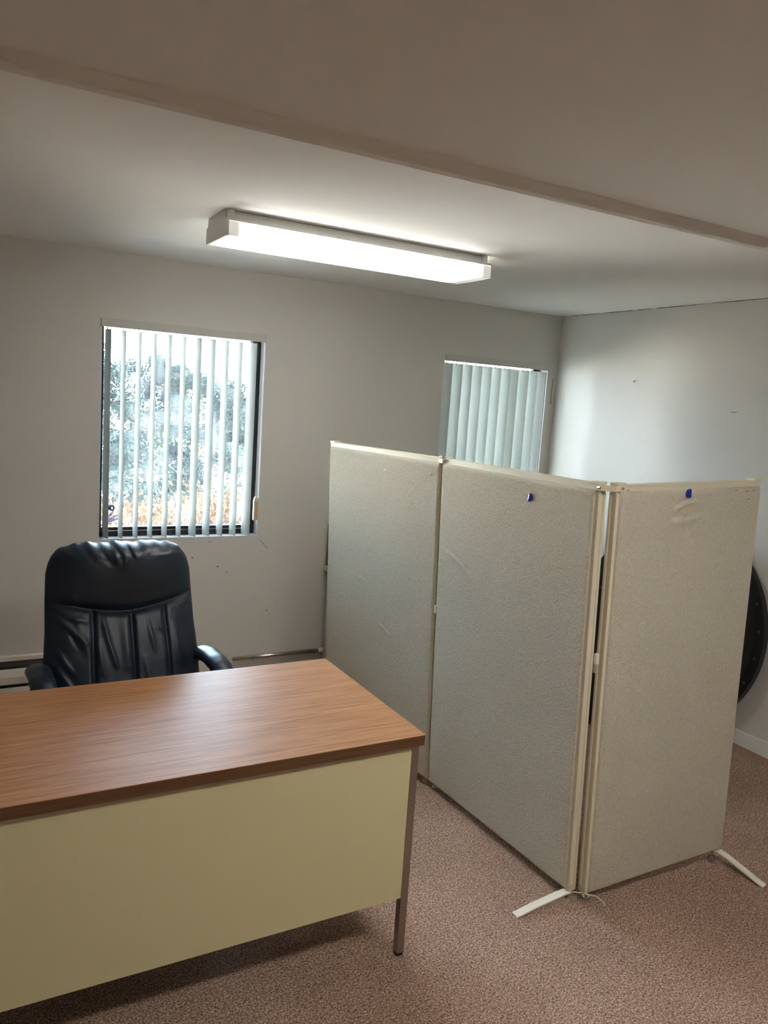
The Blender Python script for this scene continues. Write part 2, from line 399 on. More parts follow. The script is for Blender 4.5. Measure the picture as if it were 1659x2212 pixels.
# ------------------------------------------------------------------ ceiling lamp
def lamp(cx, cy, z, label, lens_mat):
    L, W_ = 1.225, 0.272
    root = tag(empty('ceiling_lamp', (cx, cy, z)), label, 'ceiling lamp')
    # channel body against the ceiling
    bm = bmesh.new(); prism(bm, [(-0.108, -0.003), (0.108, -0.003), (0.116, -0.036), (-0.116, -0.036)], 0, -L / 2 + 0.012, L / 2 - 0.028)
    mesh_obj('body', bm, M_lampbody, root)
    # shallow tray with lips over the lens
    bm = bmesh.new()
    for s in (-1, 1): prism(bm, [(s * 0.112, -0.034), (s * 0.137, -0.034), (s * 0.137, -0.044), (s * 0.112, -0.040)], 0, -L / 2 + 0.006, L / 2 - 0.006)
    mesh_obj('tray_lip', bm, M_lampbody, root)
    # lens: U-shaped shell
    bm = bmesh.new()
    o = [(-0.134, -0.0445), (-0.135, -0.092), (-0.130, -0.0975), (0.130, -0.0975), (0.135, -0.092), (0.134, -0.0445)]
    i_ = [(0.1315, -0.0445), (0.1322, -0.091), (0.1290, -0.0950), (-0.1290, -0.0950), (-0.1322, -0.091), (-0.1315, -0.0445)]
    prism(bm, o + i_, 0, -L / 2 + 0.006, L / 2 - 0.006)
    lo = mesh_obj('lens', bm, lens_mat, root); lo['label'] = 'glowing prismatic lens'
    # end plates
    for s in (-1, 1):
        bm = bmesh.new(); x = s * (L / 2 - 0.003)
        if s < 0: pts = [(-0.136, -0.099), (0.136, -0.099), (0.136, -0.040), (0.116, -0.034), (0.108, -0.001), (-0.108, -0.001), (-0.116, -0.034), (-0.136, -0.040)]
        else: pts = [(-0.136, -0.099), (0.136, -0.099), (0.136, -0.038), (-0.136, -0.038)]
        prism(bm, pts, 0, x - 0.004, x + 0.004); mesh_obj('end_plate', bm, M_lampbody if s < 0 else M_lampbody, root)
    bx('bracket', M_lampbody, root, (L / 2 - 0.045, L / 2 - 0.020, -0.122, -0.104, -0.036, -0.002))
    bx('bracket', M_lampbody, root, (-L / 2 + 0.006, -L / 2 + 0.032, -0.122, -0.104, -0.036, -0.002))
    for y in (-0.055, 0.055):
        bm = bmesh.new(); tube(bm, [(-0.57, y, -0.072), (0.57, y, -0.072)], 0.0125, 12); mesh_obj('tube', bm, M_white, root, smooth=True)
    return root
lamp(1.530, 3.118, ZC, 'white fluorescent ceiling lamp with a glowing wrap-around lens above the windows side', M_lens)
tr = tag(empty('added_panel_lamp', (1.50, 0.46, ZS)), 'added flush panel lamp in the lower ceiling, out of view', 'ceiling lamp')  # added out of view to light the end panel and desk front
bx('diffuser', M_lens_added, tr, (-0.59, 0.59, -0.13, 0.13, -0.004, -0.0005))
for d_ in ((-0.61, -0.59, -0.15, 0.15), (0.59, 0.61, -0.15, 0.15), (-0.59, 0.59, -0.15, -0.13), (-0.59, 0.59, 0.13, 0.15)): bx('frame_bar', M_lampbody, tr, d_ + (-0.006, -0.0005))

# ------------------------------------------------------------------ baseboard heater and pipe
h = tag(empty('baseboard_heater', (-0.6, YB, 0.0)), 'long white baseboard heater on the window wall behind the chair', 'heater')
hx0, hx1 = -1.4, 1.50
def hb(name, m, y0, y1, z0, z1, bev=0.0015): return bx(name, m, h, (hx0, hx1, -y1, -y0, z0, z1), bev)
hb('back_plate', M_heatdark, 0.0, 0.006, 0.03, 0.275)
hb('top_cap', M_heater, 0.0, 0.030, 0.265, 0.287)
hb('damper', M_heatdark, 0.006, 0.016, 0.232, 0.265)
bm = bmesh.new(); prism(bm, [(-0.052, 0.145), (-0.056, 0.185), (-0.050, 0.214), (-0.044, 0.226), (-0.041, 0.226), (-0.046, 0.213), (-0.052, 0.185), (-0.048, 0.145)], 0, hx0, hx1); mesh_obj('front_cover', bm, M_heater, h)
hb('cover_lower', M_heater, 0.050, 0.056, 0.085, 0.128)
bm = bmesh.new(); tube(bm, [(hx0 + 0.02, -0.028, 0.10), (hx1 - 0.02, -0.028, 0.10)], 0.016, 10); mesh_obj('fin_pipe', bm, M_heatdark, h)
bx('end_cap', M_heater, h, (hx1 - 0.004, hx1, -0.054, 0.0, 0.03, 0.285), 0.001)

pp = tag(empty('wall_pipe', (1.5, YB, 0.0)), 'thin metal pipe running low along the wall beside the leather chair', 'pipe')
bm = bmesh.new(); tube(bm, [(-0.02, -0.024, 0.150), (0.545, -0.024, 0.150)], 0.0125, 14); mesh_obj('pipe', bm, M_steel, pp, smooth=True)
bm = bmesh.new(); tube(bm, [(0.540, -0.024, 0.1505), (0.585, -0.024, 0.1505)], 0.015, 14); c = mesh_obj('coupling', bm, M_white, pp, smooth=True)
for x in (0.1, 0.5):
    bx('clip', M_steel, pp, (x, x + 0.018, -0.024, 0.0, 0.133, 0.138))

# ------------------------------------------------------------------ desk
DX1, DY0, DY1, DZ = 1.259, 1.896, 2.631, 0.749
DL = 1.524
dk = tag(empty('office_desk', (DX1 - DL / 2, (DY0 + DY1) / 2, 0)), 'oak laminate office desk with cream steel front panel and chrome legs', 'desk')
def db(name, m, d, bev=None):
    cx, cy = DX1 - DL / 2, (DY0 + DY1) / 2
    return bx(name, m, dk, (d[0] - cx, d[1] - cx, d[2] - cy, d[3] - cy, d[4], d[5]), bev)
dx0 = DX1 - DL
top = db('desk_top', M_wood, (dx0, DX1, DY0, DY1, DZ - 0.002, DZ), 0.0008)
db('top_edge', M_woodedge, (dx0 + 0.0005, DX1 - 0.0005, DY0 + 0.0005, DY1 - 0.0005, DZ - 0.034, DZ - 0.002), 0.001)
lw = 0.026
fy = DY0 + 0.020
for lx in (dx0 + 0.005, DX1 - 0.006 - lw):
    for ly in (fy, DY1 - 0.02 - lw):
        lg = db('leg', M_chrome, (lx, lx + lw, ly, ly + lw, 0.012, DZ - 0.034), 0.002)
        g = db('glide', M_black, (lx + 0.002, lx + lw - 0.002, ly + 0.002, ly + lw - 0.002, 0.0, 0.014), 0.003); g.parent = lg; 
db('front_panel', M_steelcream, (dx0 + 0.005 + lw, DX1 - 0.006 - lw, fy + 0.001, fy + 0.022, 0.204, DZ - 0.034), 0.0025)
# side panels, drawer pedestals on the sitter's side
for sx in (0, 1):
    xa = dx0 + 0.008 if sx == 0 else DX1 - 0.008 - 0.018
    db('side_panel', M_steelcream, (xa, xa + 0.018, fy + lw + 0.0005, DY1 - 0.02 - lw - 0.0005, 0.204, DZ - 0.034))
    px0 = dx0 + 0.036 if sx == 0 else DX1 - 0.036 - 0.335
    db('pedestal', M_steelcream, (px0, px0 + 0.335, fy + 0.028, DY1 - 0.06, 0.204, DZ - 0.036))
    for k in range(3):
        za = 0.212 + k * 0.165
        dr = db('drawer', M_steelcream, (px0 + 0.006, px0 + 0.329, DY1 - 0.06, DY1 - 0.042, za, za + 0.158), 0.002)
        hd = db('drawer_pull', M_chrome, (px0 + 0.12, px0 + 0.215, DY1 - 0.042, DY1 - 0.032, za + 0.12, za + 0.135), 0.002); hd.parent = dr
db('drawer_middle', M_steelcream, (dx0 + 0.43, DX1 - 0.43, DY1 - 0.45, DY1 - 0.045, DZ - 0.10, DZ - 0.036), 0.002)

# ------------------------------------------------------------------ leather chair
def backrest_mesh(parent):
    mpc = 0.000566           # metres per pixel of the study crop
    cx_c = 850.0
    H = 0.66
    S = [0, 0.006, 0.014, 0.025, 0.045, 0.07, 0.11, 0.2, 0.32, 0.44, 0.55, 0.62, 0.66]
    Wd = [0.172, 0.190, 0.212, 0.232, 0.250, 0.262, 0.272, 0.277, 0.281, 0.291, 0.292, 0.272, 0.24]
    nu, ns = 150, 170
    ridges = [  # x0,y0,x1,y1 (crop pixels), half width px, height m
        (440,350,525,412,14,0.005),(390,440,520,432,14,0.005),(420,530,585,690,20,0.009),(470,520,600,560,18,0.006),(400,720,490,860,18,0.008),(390,830,500,990,20,0.008),
        (1345,420,1200,440,12,-0.004),(1345,465,1225,505,14,0.007),(1350,520,1260,560,14,0.005),(1350,690,1290,800,18,0.006),(1355,830,1280,920,18,0.005),
        (705,560,730,700,16,0.007),(730,690,770,850,16,0.007),(840,560,850,860,30,0.006),(1000,600,1030,770,16,0.005),(1040,620,1080,660,12,0.004),
        (770,75,800,200,20,0.008),(845,90,850,240,24,0.008),(905,75,930,190,18,0.007),(700,95,745,180,18,-0.006),(1000,140,1140,90,18,-0.006),(1060,150,1210,120,20,0.006),
        (590,80,640,150,20,-0.005),(470,110,560,150,18,0.005),(1230,130,1300,190,16,0.005),(880,70,885,140,10,-0.008),(790,80,815,130,10,-0.006),
        (540,560,600,760,22,0.005),(660,700,690,900,18,0.005),(1180,620,1210,860,24,0.006),(480,600,540,720,16,-0.005),(960,820,985,990,20,0.004)]
    seams = [(-0.425, 1.0), (0.085, 1.0), (0.54, 0.8)]
    front = []; back = []
    for j in range(ns + 1):
        # denser near the top
        s = H * (j / ns) ** 1.15
        w = float(np.interp(s, S, Wd))
        e1 = min(s / 0.055, 1.0); e2 = min((H - s) / 0.05, 1.0)
        F = math.sqrt(max(0, 1 - (1 - e1) ** 2)) * math.sqrt(max(0, 1 - (1 - e2) ** 2))
        yc = 0.055 - 0.16 * s / H - 0.05 * ((s - 0.33) / 0.33) ** 2 * 0.3
        for i in range(nu + 1):
            u = -1 + 2 * i / nu
            u = math.copysign(abs(u) ** 0.92, u)
            x = u * w
            E = (max(0.0, 1 - abs(u) ** 3.2)) ** 0.5
            px = cx_c + x / mpc; py = 65 + s / mpc
            sb = 0.252 - 0.055 * abs(u) ** 1.6        # lower edge of the head pillow
            d = 0.0
            if s < sb:
                q = s / sb; d += 0.050 * (math.sin(math.pi * min(1, q * 0.62 + 0.36)) if q > 0.0 else 0) ** 0.8 * (1 - 0.35 * abs(u) ** 2)
            else:
                q = min(1, (s - sb) / 0.22); d += 0.020 * math.sin(math.pi * q * 0.5) * (1 - 0.3 * u * u)
                for us, g in seams:
                    fade = min(1, (s - sb) / 0.03)
                    d -= 0.013 * g * fade * math.exp(-((u - us) / 0.030) ** 2)
            d -= 0.012 * math.exp(-((s - sb) / 0.014) ** 2)
            for x0, y0, x1, y1, hw, amp in ridges:
                vx, vy = x1 - x0, y1 - y0; L2 = vx * vx + vy * vy
                t = ((px - x0) * vx + (py - y0) * vy) / L2; tc_ = max(0, min(1, t))
                dd = (px - x0 - tc_ * vx) ** 2 + (py - y0 - tc_ * vy) ** 2
                if dd < (hw * 3.2) ** 2: d += amp * 0.85 * math.exp(-dd / (hw * hw)) * (0.35 + 0.65 * math.sin(math.pi * max(0.05, min(0.95, tc_))))
            d += 0.004 * mnoise.noise(Vector((x * 9, s * 7, 3.1)))
            th = 0.055 * E * F
            zt_ = 1.135 - s
            # gathered top seam
            gather = (0.0030 * math.sin(px * 0.031 + 0.9) + 0.0018 * math.sin(px * 0.071)) * max(0, 1 - s / 0.05)
            front.append((x, yc - th - d * E * F, zt_ + gather))
            back.append((x, yc + 0.9 * th + 0.012 * E * F, zt_ + gather))
    verts = front + back; N = (nu + 1) * (ns + 1); faces = []
    for j in range(ns):
        for i in range(nu):
            a = j * (nu + 1) + i
            faces.append((a, a + nu + 1, a + nu + 2, a + 1)); faces.append((N + a, N + a + 1, N + a + nu + 2, N + a + nu + 1))
    return pydata('backrest', verts, faces, M_leather, parent, True)

ch = tag(empty('office_chair', (0.592, 2.86, 0.0), math.radians(3)), 'black leather high-back office chair with padded arms behind the desk', 'chair')
br = backrest_mesh(ch)
br.location = (0, 0.185, 0.0); br.rotation_euler = (math.radians(-2), 0, 0)
# seat cushion
verts, faces = [], []
nu, nv = 40, 40
for side in (0, 1):
    for j in range(nv + 1):
        for i in range(nu + 1):
            u = -1 + 2 * i / nu; v = -1 + 2 * j / nv
            x = 0.275 * u * (1 - 0.06 * max(0, v)); y = 0.265 * v - 0.03
            E = (max(0, 1 - abs(u) ** 4)) ** 0.5 * (max(0, 1 - abs(v) ** 4)) ** 0.5
            crease = 0.008 * math.exp(-((u - 0.0) / 0.05) ** 2)
            verts.append((x, y, 0.445 + (0.06 * E - crease * E + 0.008 * math.cos(2.2 * u) if side == 0 else -0.045 * E)))
N = (nu + 1) * (nv + 1)
for j in range(nv):
    for i in range(nu):
        a = j * (nu + 1) + i
        faces.append((a, a + 1, a + nu + 2, a + nu + 1)); faces.append((N + a, N + a + nu + 1, N + a + nu + 2, N + a + 1))
pydata('seat', verts, faces, M_leather, ch, True)
M_chairplastic = mat('chair_plastic', lin(20, 21, 24), 0.3)
for s in (-1, 1):
    # padded arm: support loop and cushion
    bm = bmesh.new()
    tube(bm, [(s * 0.225, 0.06, 0.40), (s * 0.30, 0.05, 0.41), (s * 0.325, 0.03, 0.47), (s * 0.325, 0.01, 0.57), (s * 0.325, -0.02, 0.655)], [0.022, 0.026, 0.028, 0.026, 0.026], 10, sy=0.8)
    mesh_obj('arm_support', bm, M_chairplastic, ch, smooth=True)
    bm = bmesh.new()
    path = [(s * 0.300, 0.175, 0.655), (s * 0.309, 0.15, 0.683), (s * 0.312, 0.09, 0.694), (s * 0.316, 0.0, 0.692), (s * 0.318, -0.045, 0.682), (s * 0.319, -0.090, 0.660), (s * 0.319, -0.113, 0.625), (s * 0.318, -0.116, 0.585), (s * 0.317, -0.110, 0.56)]
    # smooth the path
    P = [Vector(p) for p in path]; Q = []
    for k in range(len(P) - 1):
        p0, p1, p2, p3 = P[max(k-1, 0)], P[k], P[k+1], P[min(k+2, len(P)-1)]
        for t in (0, 0.25, 0.5, 0.75):
            Q.append(0.5 * ((2*p1) + (p2-p0)*t + (2*p0-5*p1+4*p2-p3)*t*t + (3*p1-p0-3*p2+p3)*t**3))
    Q.append(P[-1]); nq = len(Q)
    rad = [0.043 * min(1, 0.35 + 2.2 * math.sqrt(k / nq)) * (min(1, 0.45 + 2.0 * math.sqrt((nq - 1 - k) / nq))) * (1 + 0.03 * math.sin(k * 1.7)) for k in range(nq)]
    tube(bm, Q, rad, 20, sy=0.66)
    mesh_obj('armrest', bm, M_leather, ch, smooth=True)
bm = bmesh.new(); box(bm, -0.11, 0.11, -0.12, 0.12, 0.375, 0.405); mesh_obj('seat_plate', bm, M_chairplastic, ch, bevel=0.006)
bm = bmesh.new(); tube(bm, [(0, 0.10, 0.385), (0, 0.20, 0.40), (0, 0.275, 0.45), (0, 0.29, 0.62)], [0.03, 0.032, 0.03, 0.028], 10, sy=0.5); mesh_obj('back_bar', bm, M_chairplastic, ch, smooth=True)
bm = bmesh.new(); tube(bm, [(0, 0, 0.09), (0, 0, 0.26)], 0.032, 16); tube(bm, [(0, 0, 0.26), (0, 0, 0.38)], 0.016, 14); mesh_obj('gas_column', bm, M_chairplastic, ch, smooth=False)
for k in range(5):
    a = 2 * math.pi * k / 5 + 0.3; c_, s_ = math.cos(a), math.sin(a)
    bm = bmesh.new(); tube(bm, [(0.02 * c_, 0.02 * s_, 0.115), (0.15 * c_, 0.15 * s_, 0.10), (0.295 * c_, 0.295 * s_, 0.075)], [0.034, 0.028, 0.02], 10, sy=0.7); lg = mesh_obj('base_leg', bm, M_chairplastic, ch, smooth=True)
    bm = bmesh.new()
    for t in (-1, 1):
        ctr = Vector((0.295 * c_, 0.295 * s_, 0.028)); ax = Vector((-s_, c_, 0)) * 0.012 * t
        tube(bm, [ctr + ax * 0.35, ctr + ax * 1.6], 0.028, 14)
    tube(bm, [(0.295 * c_, 0.295 * s_, 0.03), (0.295 * c_, 0.295 * s_, 0.07)], 0.008, 8)
    mesh_obj('caster', bm, M_black, lg)

# ------------------------------------------------------------------ partition panels
LEAN = -0.038
PH, PT = 1.483, 0.036
def partition(label, p0, p1, zb, g0, g1, creases, margins, caps, feet, zglide):
    """panel from floor point p0 to p1; its front face is on the local -Y side"""
    d = Vector((p1[0] - p0[0], p1[1] - p0[1])); L = d.length - g0 - g1; ang = math.atan2(d.y, d.x); d.normalize()
    root = bpy.data.objects.new('partition_panel', None); COL.objects.link(root); root.empty_display_size = 0.1
    root.matrix_world = Matrix.Translation((p0[0] + d.x * g0, p0[1] + d.y * g0, zb)) @ Matrix.Rotation(LEAN, 4, 'Y') @ Matrix.Rotation(ang, 4, 'Z')
    tag(root, label, 'partition')
    ml, mr_ = margins
    # frame
    bm = bmesh.new(); prism(bm, [(0.004, PH - 0.030), (0.004, PH - 0.004), (0.001, PH - 0.004), (0.001, PH), (PT - 0.001, PH), (PT - 0.001, PH - 0.004), (PT - 0.004, PH - 0.004), (PT - 0.004, PH - 0.030)], 0, 0.0, L)
    mesh_obj('top_rail', bm, M_cream, root)
    bx('bottom_rail', M_cream, root, (0.0, L, 0.004, PT - 0.004, 0.0, 0.025))
    for xa, xb in ((0.0, 0.018), (L - 0.018, L)):
        bm = bmesh.new(); x_o, x_i = (xa, xb) if xa == 0 else (xb, xa)
        g = 0.004 if xa == 0 else -0.004
        prism(bm, [(x_o, 0.001), (x_i, 0.001), (x_i, PT - 0.001), (x_o, PT - 0.001), (x_o, PT * 0.72), (x_o + g, PT * 0.68), (x_o + g, PT * 0.32), (x_o, PT * 0.28)], 2, 0.002, PH - 0.030)
        mesh_obj('stile', bm, M_cream, root)
    bx('core', M_cream, root, (0.018, L - 0.018, 0.009, PT - 0.009, 0.025, PH - 0.030))
    # padded fabric faces
    def face(sign, nx, nz, y_base):
        x0, x1, z0, z1 = ml, L - mr_, 0.004, PH - 0.0215
        vs, fs = [], []
        for j in range(nz + 1):
            # finer rows next to the edges
            for i in range(nx + 1):
                u = 0.5 - 0.5 * math.cos(math.pi * i / nx); v = 0.5 - 0.5 * math.cos(math.pi * j / nz)
                u = 0.55 * u + 0.45 * i / nx; v = 0.4 * v + 0.6 * j / nz
                x = x0 + (x1 - x0) * u; z = z0 + (z1 - z0) * v
                ex = min(x - x0, x1 - x) / 0.011; ez = min((z1 - z) / 0.018, (z - z0) / 0.010)
                prof = lambda e: math.sqrt(max(0, 1 - (1 - min(1, e)) ** 2))
                hgt = 0.0095 * min(prof(ex), 1) * prof(ez)
                hgt += (0.0012 * mnoise.noise(Vector((x * 4, z * 4, p0[0] * 9))) + 0.0006 * mnoise.noise(Vector((x * 22, z * 22, 1)))) * min(1, ex / 4) * min(1, ez / 4)
                if sign < 0:
                    for (cx0, cz0, cx1, cz1, bow, hw, amp) in creases:
                        vx, vz = cx1 - cx0, cz1 - cz0; LL = math.hypot(vx, vz)
                        t = ((x - cx0) * vx + (z - cz0) * vz) / LL ** 2
                        if -0.1 < t < 1.1:
                            q = (-(x - cx0) * vz + (z - cz0) * vx) / LL - bow * 4 * t * (1 - t)
                            fade = max(0, min(1, (t + 0.1) / 0.3, (1.1 - t) / 0.3))
                            # step fold: ridge on one side, dip on the other
                            hgt += amp * fade * (math.exp(-((q - hw) / hw) ** 2) * -0.6 + math.exp(-((q + hw * 0.6) / (hw * 1.4)) ** 2))
                vs.append((x, y_base + sign * hgt, z))
        for j in range(nz):
            for i in range(nx):
                a = j * (nx + 1) + i
                f = (a, a + 1, a + nx + 2, a + nx + 1); fs.append(f if sign < 0 else f[::-1])
        return pydata('fabric_face', vs, fs, M_fabric, root, True)
    face(-1, 150 if creases else 70, 240 if creases else 110, 0.002); face(1, 30, 48, PT - 0.002)
    # raised end caps on the top rail
    for c0 in caps:
        xa = 0.0 if c0 == 0 else L - 0.040
        bm = bmesh.new(); box(bm, xa, xa + 0.040, -0.001, PT + 0.001, PH - 0.0005, PH + 0.007); mesh_obj('end_cap', bm, M_cream, root, bevel=0.002)
    # screw-in glides down to the carpet
    for xg, zl in zglide:
        xg = xg if xg >= 0 else L + xg
        bm = bmesh.new(); tube(bm, [(xg, PT / 2, 0.004), (xg, PT / 2, -zl + 0.008)], 0.006, 10); tube(bm, [(xg, PT / 2, -zl + 0.010), (xg, PT / 2, -zl)], 0.015, 16); mesh_obj('glide', bm, M_steel, root)
    for pts, wd in feet:
        # flat strap foot given in world coordinates (centre line), converted to the panel's frame
        inv = root.matrix_world.inverted(); bm = bmesh.new()
        P = [Vector(p) for p in pts]; side = (P[-1] - P[0]); side = Vector((-side.y, side.x, 0)).normalized() * wd / 2
        rows = []
        for p in P:
            rows.append([bm.verts.new(inv @ (p + side)), bm.verts.new(inv @ (p - side)), bm.verts.new(inv @ (p - side - Vector((0, 0, 0.006)))), bm.verts.new(inv @ (p + side - Vector((0, 0, 0.006))))])
        for a, b in zip(rows[:-1], rows[1:]):
            for k in range(4): bm.faces.new((a[k], a[(k+1) % 4], b[(k+1) % 4], b[k]))
        bm.faces.new(rows[0]); bm.faces.new(rows[-1][::-1])
        mesh_obj('foot', bm, M_foot, root, bevel=0.0012)
    return root, L

P0, P1, P2, P3, P4 = (1.806, 3.747), (1.9135, 2.834), (1.941, 1.920), (1.985, 1.882), (2.692, 1.8615)
ZB = 0.035
panA, LA = partition('oatmeal fabric partition panel nearest the window wall, two white push pins near its top', P0, P1, 0.030, 0, 0.007,
    [(0.31, 0.835, 0.38, 0.815, 0.004, 0.006, 0.005), (0.50, 0.64, 0.60, 0.60, 0.002, 0.006, 0.005)], (0.006, 0.003), (0,), [], [(0.03, 0.022), (-0.03, 0.026)])
panB, LB = partition('oatmeal fabric partition panel with one blue clip and a curved crease, second from the window wall', P1, P2, 0.034, 0.003, 0,
    [(0.035, 1.10, 0.27, 1.005, 0.014, 0.006, 0.006), (0.05, 1.29, 0.07, 1.22, 0.0, 0.005, 0.0015)], (0.008, 0.014), (1,),
    [([(1.952, 1.930, 0.034), (1.925, 1.929, 0.034), (1.86, 1.928, 0.028), (1.78, 1.927, 0.019), (1.735, 1.927, 0.011), (1.708, 1.927, 0.0065)], 0.030)], [(0.03, 0.030), (-0.03, 0.031)])
panC, LC = partition('end partition panel standing crosswise with blue clip and wrinkled fabric below it', P3, P4, 0.036, 0, 0,
    [(0.26, 1.395, 0.36, 1.425, 0.004, 0.007, 0.008), (0.24, 1.352, 0.40, 1.372, -0.006, 0.010, 0.005), (0.20, 1.45, 0.50, 1.452, -0.004, 0.006, 0.0012)], (0.013, 0.006), (0, 1),
    [([(2.676, 1.885, 0.056), (2.680, 1.862, 0.056), (2.688, 1.83, 0.050), (2.700, 1.76, 0.030), (2.711, 1.705, 0.013), (2.716, 1.678, 0.0065)], 0.031)], [(0.025, 0.033), (-0.03, 0.052)])

def in_frame(root, p): return root.matrix_world.inverted() @ Vector(p)
# connecting hardware: corner plate (B-C) with nuts, joint clip (A-B), mid-height hinges
bm = bmesh.new()
a0 = Vector((-0.046, 0.036, 0)); a1 = Vector((-0.010, -0.001, 0)); a2 = Vector((0.016, -0.003, 0)); th = 0.003
poly = [(-0.052, 0.0335), (-0.010, -0.006), (0.020, -0.0065), (0.020, -0.0025), (-0.008, -0.002), (-0.049, 0.0365)]
prism(bm, poly, 2, PH - 0.020, PH - 0.001); mesh_obj('corner_bracket', bm, M_cream, panC)
for x, y in ((-0.050, 0.030), (0.014, -0.010)):
    bm = bmesh.new(); tube(bm, [(x, y - 0.004, PH - 0.010), (x + 0.0, y + 0.008, PH - 0.010)], 0.0045, 6); mesh_obj('nut', bm, M_steel, panC)
for z in (0.86,):
    bx('hinge', M_white, panC, (-0.0105, 0.0005, 0.022, 0.0355, z, z + 0.035)); bx('hinge', M_grey, panC, (-0.0105, 0.0005, 0.022, 0.0355, z - 0.034, z - 0.001))
bx('joint_clip', M_cream, panB, (-0.018, 0.014, -0.010, 0.002, PH - 0.020, PH - 0.002), 0.001)
bx('joint_plate', M_grey, panB, (-0.018, 0.004, -0.006, 0.030, PH + 0.0005, PH + 0.004), 0.001)
bx('joint_pin', M_cream, panB, (0.006, 0.05, 0.008, 0.016, PH + 0.002, PH + 0.006), 0.001)
for x in (-0.010, 0.002):
    bm = bmesh.new(); tube(bm, [(x, -0.004, PH + 0.003), (x, -0.004, PH + 0.011)], 0.005, 6); mesh_obj('nut', bm, M_steel, panB)
bx('hinge', M_cream, panB, (-0.007, 0.007, -0.006, 0.010, 0.795, 0.83))
# loose plastic tie round the corner glide
bm = bmesh.new()
pt = [(1.948, 1.925, 0.034), (1.962, 1.900, 0.040), (1.985, 1.893, 0.036), (2.000, 1.878, 0.034), (2.020, 1.866, 0.032), (2.036, 1.848, 0.020), (2.044, 1.830, 0.004)]
P = [Vector(p) for p in pt]; Q = []
for k in range(len(P) - 1):
    p0, p1, p2, p3 = P[max(k-1, 0)], P[k], P[k+1], P[min(k+2, len(P)-1)]
    for t in (0, 0.33, 0.66): Q.append(0.5 * ((2*p1) + (p2-p0)*t + (2*p0-5*p1+4*p2-p3)*t*t + (3*p1-p0-3*p2+p3)*t**3))
tube(bm, Q, 0.0018, 6); tie = mesh_obj('cable_tie', bm, M_cream)
tag(tie, 'loose cream cable tie around the corner foot of the partition panels', 'cable tie')

# blue clips: rounded wavy plate with a turned-up lip
def clip(name, root, x, z, label, tilt):
    t = bpy.data.objects.new(name, None); COL.objects.link(t); t.empty_display_size = 0.02
    t.matrix_world = root.matrix_world @ Matrix.Translation((x, -0.0085, z)) @ Matrix.Rotation(math.radians(tilt), 4, 'Y')
    tag(t, label, 'clip', 'blue clips on the partition panels')
    nx, nz = 10, 18; vs, fs = [], []
    for side in (0, 1):
        for j in range(nz + 1):
            v = -1 + 2 * j / nz
            w = 0.0115 * (1 - abs(v) ** 3.5) ** 0.5 * (1 + 0.12 * v * -1) + 0.0008
            for i in range(nx + 1):
                u = -1 + 2 * i / nx
                y = -0.004 - 0.004 * (1 - u * u) - (0.006 * max(0, -v - 0.35) ** 1.2) - 0.003 * max(0, v - 0.6) + (0.0028 if side else 0)
                vs.append((u * w + 0.0016 * v, y, 0.0155 * v))
    N = (nx + 1) * (nz + 1)
    for j in range(nz):
        for i in range(nx):
            a = j * (nx + 1) + i
            fs.append((a, a + 1, a + nx + 2, a + nx + 1)); fs.append((N + a, N + a + nx + 1, N + a + nx + 2, N + a + 1))
    ring = [i for i in range(nx + 1)] + [(j + 1) * (nx + 1) + nx for j in range(nz)] + [nz * (nx + 1) + i for i in range(nx - 1, -1, -1)] + [j * (nx + 1) for j in range(nz - 1, 0, -1)]
    for k in range(len(ring)):
        a, b = ring[k], ring[(k + 1) % len(ring)]; fs.append((a, a + N, b + N, b))
    pydata('clip_body', vs, fs, M_blue, t, True)
    bm = bmesh.new(); tube(bm, [(0, -0.004, 0.008), (0, 0.0, 0.008)], 0.003, 8); mesh_obj('pin', bm, M_blue, t)
    return t
def pin(x, z, label):
    t = bpy.data.objects.new('push_pin', None); COL.objects.link(t); t.empty_display_size = 0.02
    t.matrix_world = panA.matrix_world @ Matrix.Translation((x, -0.0085, z))
    tag(t, label, 'push pin', 'white push pins')
    bm = bmesh.new(); tube(bm, [(0, 0, 0), (0, -0.003, 0), (0, -0.0045, 0)], [0.004, 0.005, 0.003], 10); mesh_obj('head', bm, M_white, t, smooth=True)
    bm = bmesh.new(); tube(bm, [(0, 0, 0), (0, 0.008, 0)], 0.0008, 6); mesh_obj('shaft', bm, M_steel, t)
def staple(x, z, label, L=0.010):
    bm = bmesh.new(); w = L / 2
    tube(bm, [(-w, 0.004, 0), (-w, -0.0006, 0), (w, -0.0006, 0.0006), (w, 0.004, 0.0006)], 0.0009, 6)
    o = mesh_obj('staple', bm, M_std)
    o.matrix_world = panC.matrix_world @ Matrix.Translation((x, -0.0085, z))
    tag(o, label, 'staple', 'staples on the end panel')

# ray helper for small items that sit on a panel face
def on_panel(root, px, py):
    d = RIGHT * ((px - 829.5) / 1696.144) - UP * ((py - 1106) / 1696.144) + FWD
    inv = root.matrix_world.inverted(); o = inv @ Vector((0, 0, 1.7408)); v = inv.to_3x3() @ d
    t = (-0.0085 - o.y) / v.y; p = o + v * t
    return p.x, p.z
x, z = on_panel(panB, 1146.5, 1074); clip('blue_clip', panB, x, z, 'dark blue plastic clip on the panel with the curved crease', 4)
x, z = on_panel(panC, 1487, 1065); clip('blue_clip', panC, x, z, 'dark blue plastic clip above the wrinkled fabric of the end panel', -4)
pin(*on_panel(panA, 832, 1015), 'small white push pin at the middle of a panel top edge, no clip beside it')
pin(*on_panel(panA, 929.5, 1024), 'small white push pin close to the joint between two partition panels')
staple(*on_panel(panC, 1357, 1060), 'single dark staple beside the corner bracket of the end partition panel')
staple(*on_panel(panC, 1617, 1078), 'lowest dark staple of the cluster by the end panel\'s free edge')
